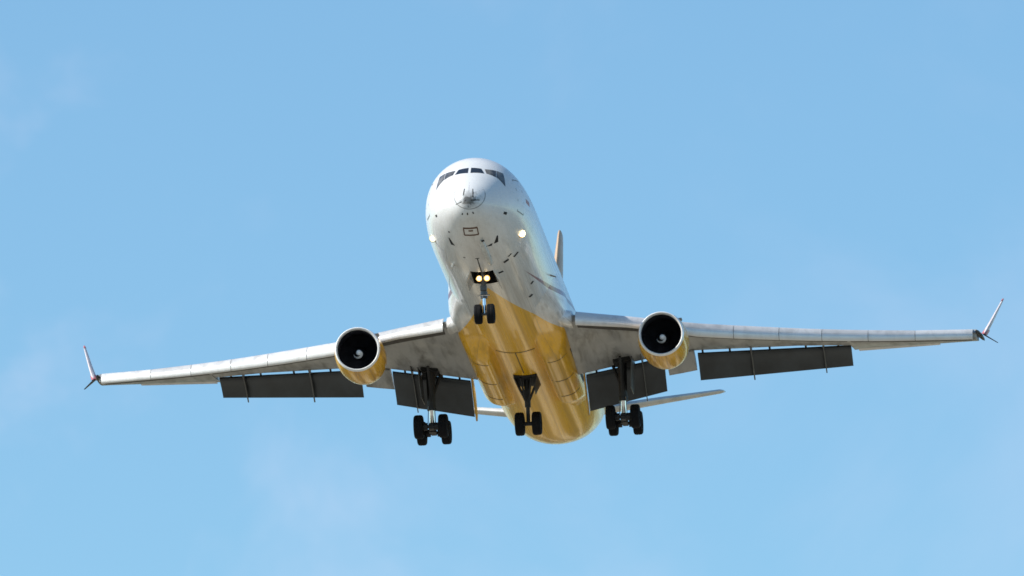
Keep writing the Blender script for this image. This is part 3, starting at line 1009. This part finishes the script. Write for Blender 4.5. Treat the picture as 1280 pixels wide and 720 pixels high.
# centre gear
CX, CZ = 32.4, -5.5
b = MB()
b.tube([(32.2, 0, -2.9), (32.35, 0, -4.55)], .17, 16)
b.tube([(32.35, 0, -4.45), (CX, 0, CZ)], .11, 14)
b.tube([(CX, -.5, CZ), (CX, .5, CZ)], .12, 12)
for s in (1, -1):
    b.tube([(32.1, s * .60, -3.05), (32.3, s * .08, -4.25)], .07, 10)
    b.tube([(31.4, s * .3, -3.05), (32.3, s * .06, -4.4)], .06, 10)
b.tube([(32.6, 0, -4.6), (32.95, 0, -4.95), (32.6, 0, -5.35)], .055, 8)
cg = b.build('center_gear', M_DARK, angle=40)
for s in (1, -1):
    wheel(CX, s * .485, CZ, .67, .52, 'wheel', cg)
    b = MB()
    b.slab([(31.2, s * .66, -3.05), (33.3, s * .66, -3.05), (33.2, s * .40, -3.62), (31.7, s * .46, -3.5)], (0, .04, .02))
    b.build('gear_door', M_DARK, cg)
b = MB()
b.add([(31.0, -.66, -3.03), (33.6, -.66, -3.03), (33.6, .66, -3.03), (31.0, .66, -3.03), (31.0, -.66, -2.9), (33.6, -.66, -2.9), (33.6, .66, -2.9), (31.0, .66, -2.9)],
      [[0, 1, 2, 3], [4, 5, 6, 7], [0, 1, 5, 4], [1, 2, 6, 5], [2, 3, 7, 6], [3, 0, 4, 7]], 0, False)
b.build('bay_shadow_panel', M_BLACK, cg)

# main gears
GX, GY, GZ = 32.4, 5.45, -5.57
for s in (1, -1):
    Y = s * GY
    b = MB()
    b.tube([(31.9, Y, -2.0), (32.2, Y, -4.25)], [.27, .22], 18)
    b.tube([(32.2, Y, -4.2), (32.22, Y, -4.5)], .26, 18)
    b.tube([(32.22, Y, -4.45), (GX, Y, -5.3)], .155, 18, 1)
    b.tube([(GX, Y, -5.2), (GX, Y, -5.75)], .22, 14)
    b.box((GX, Y, GZ), (1.75, .30, .28))
    for dx in (-.81, .81):
        b.tube([(GX + dx, Y - .72, GZ), (GX + dx, Y + .72, GZ)], .10, 12)
        for q in (1, -1):
            b.tube([(GX + dx, Y + q * .20, GZ), (GX + dx, Y + q * .44, GZ)], .22, 16)    # brake packs
    b.tube([(32.2, Y, -3.9), (32.3, Y - s * .55, -2.4)], .09, 10)       # side brace
    b.tube([(30.6, Y, -2.3), (32.1, Y, -4.1)], .08, 10)                  # drag brace
    b.tube([(32.45, Y, -4.55), (32.85, Y, -4.9), (32.5, Y, -5.35)], .06, 8)
    b.tube([(31.98, Y + s * .16, -4.3), (31.9, Y + s * .2, -5.3)], .022, 6, 2)      # hydraulic hoses
    b.tube([(32.1, Y - s * .17, -4.2), (31.95, Y - s * .23, -5.45)], .022, 6, 2)
    mg = b.build('main_gear', [M_DARK, M_CHROME, M_GREY], angle=40)
    for dx in (-.81, .81):
        for q in (1, -1):
            wheel(GX + dx, Y + q * .70, GZ, .685, .53, 'wheel', mg)
    b = MB()
    b.slab([(31.0, Y + s * .62, -2.2), (33.3, Y + s * .62, -2.05), (33.2, Y + s * .50, -3.9), (31.4, Y + s * .50, -3.9)], (0, .05, 0))
    b.build('gear_door', M_STRUT, mg, bevel=.015)

# ------------------------------------------------------------------ tail
def airf(c0, chord, th, ax):
    c0 = np.array(c0, float); ax = np.array(ax, float)
    return [c0 + np.array([chord * u, 0, 0]) + ax * th * v for u, v in
            ((0, 0), (.015, .32), (.06, .62), (.15, .88), (.3, 1), (.55, .78), (1, .04), (1, -.04), (.55, -.78), (.3, -1), (.15, -.88), (.06, -.62), (.015, -.32))]


b = MB()
ay = (0, 1, 0)
b.loft([airf((49.5, 0, 5.0), 5.6, .34, ay), airf((51.8, 0, 7.6), 4.6, .30, ay), airf((53.9, 0, 9.9), 3.4, .22, ay), airf((55.5, 0, 11.5), 2.5, .14, ay), airf((55.8, 0, 11.72), 2.1, .08, ay)], 0)
fin = b.build('tail_fin', M_FIN, angle=50)
az = (0, 0, 1)
for s in (1, -1):
    b = MB()
    tlt = .195          # nose-down trim: the trailing edge rides high
    secs = []
    for X, Y, Z, ch, th in ((51.3, 1.2, -.40, 6.4, .30), (52.2, 2.2, -.08, 6.0, .28), (55.3, 5.6, 1.06, 4.3, .21), (58.2, 8.9, 2.10, 2.6, .13), (58.6, 9.13, 2.2, 1.8, .05)):
        secs.append([(p_[0], s * Y, p_[2] + tlt * (p_[0] - X)) for p_ in airf((X, 0, Z), ch, th, az)])
    b.loft(secs, 0)
    hs = b.build('horizontal_stabilizer', M_TAIL, angle=50)
b = MB()
b.lathe((46.0, 0, 4.45), (1, 0, 0), [(.0, 1.12), (-.05, 1.18), (0, 1.24), (.6, 1.36), (2, 1.42), (8, 1.40), (12.5, 1.1), (13, .9)], 48)
b.lathe((46.0, 0, 4.45), (1, 0, 0), [(.0, 1.12), (3, 1.05), (3.02, .02)], 48, 1)
te = b.build('tail_engine', [M_TAIL, M_INLET], angle=50)
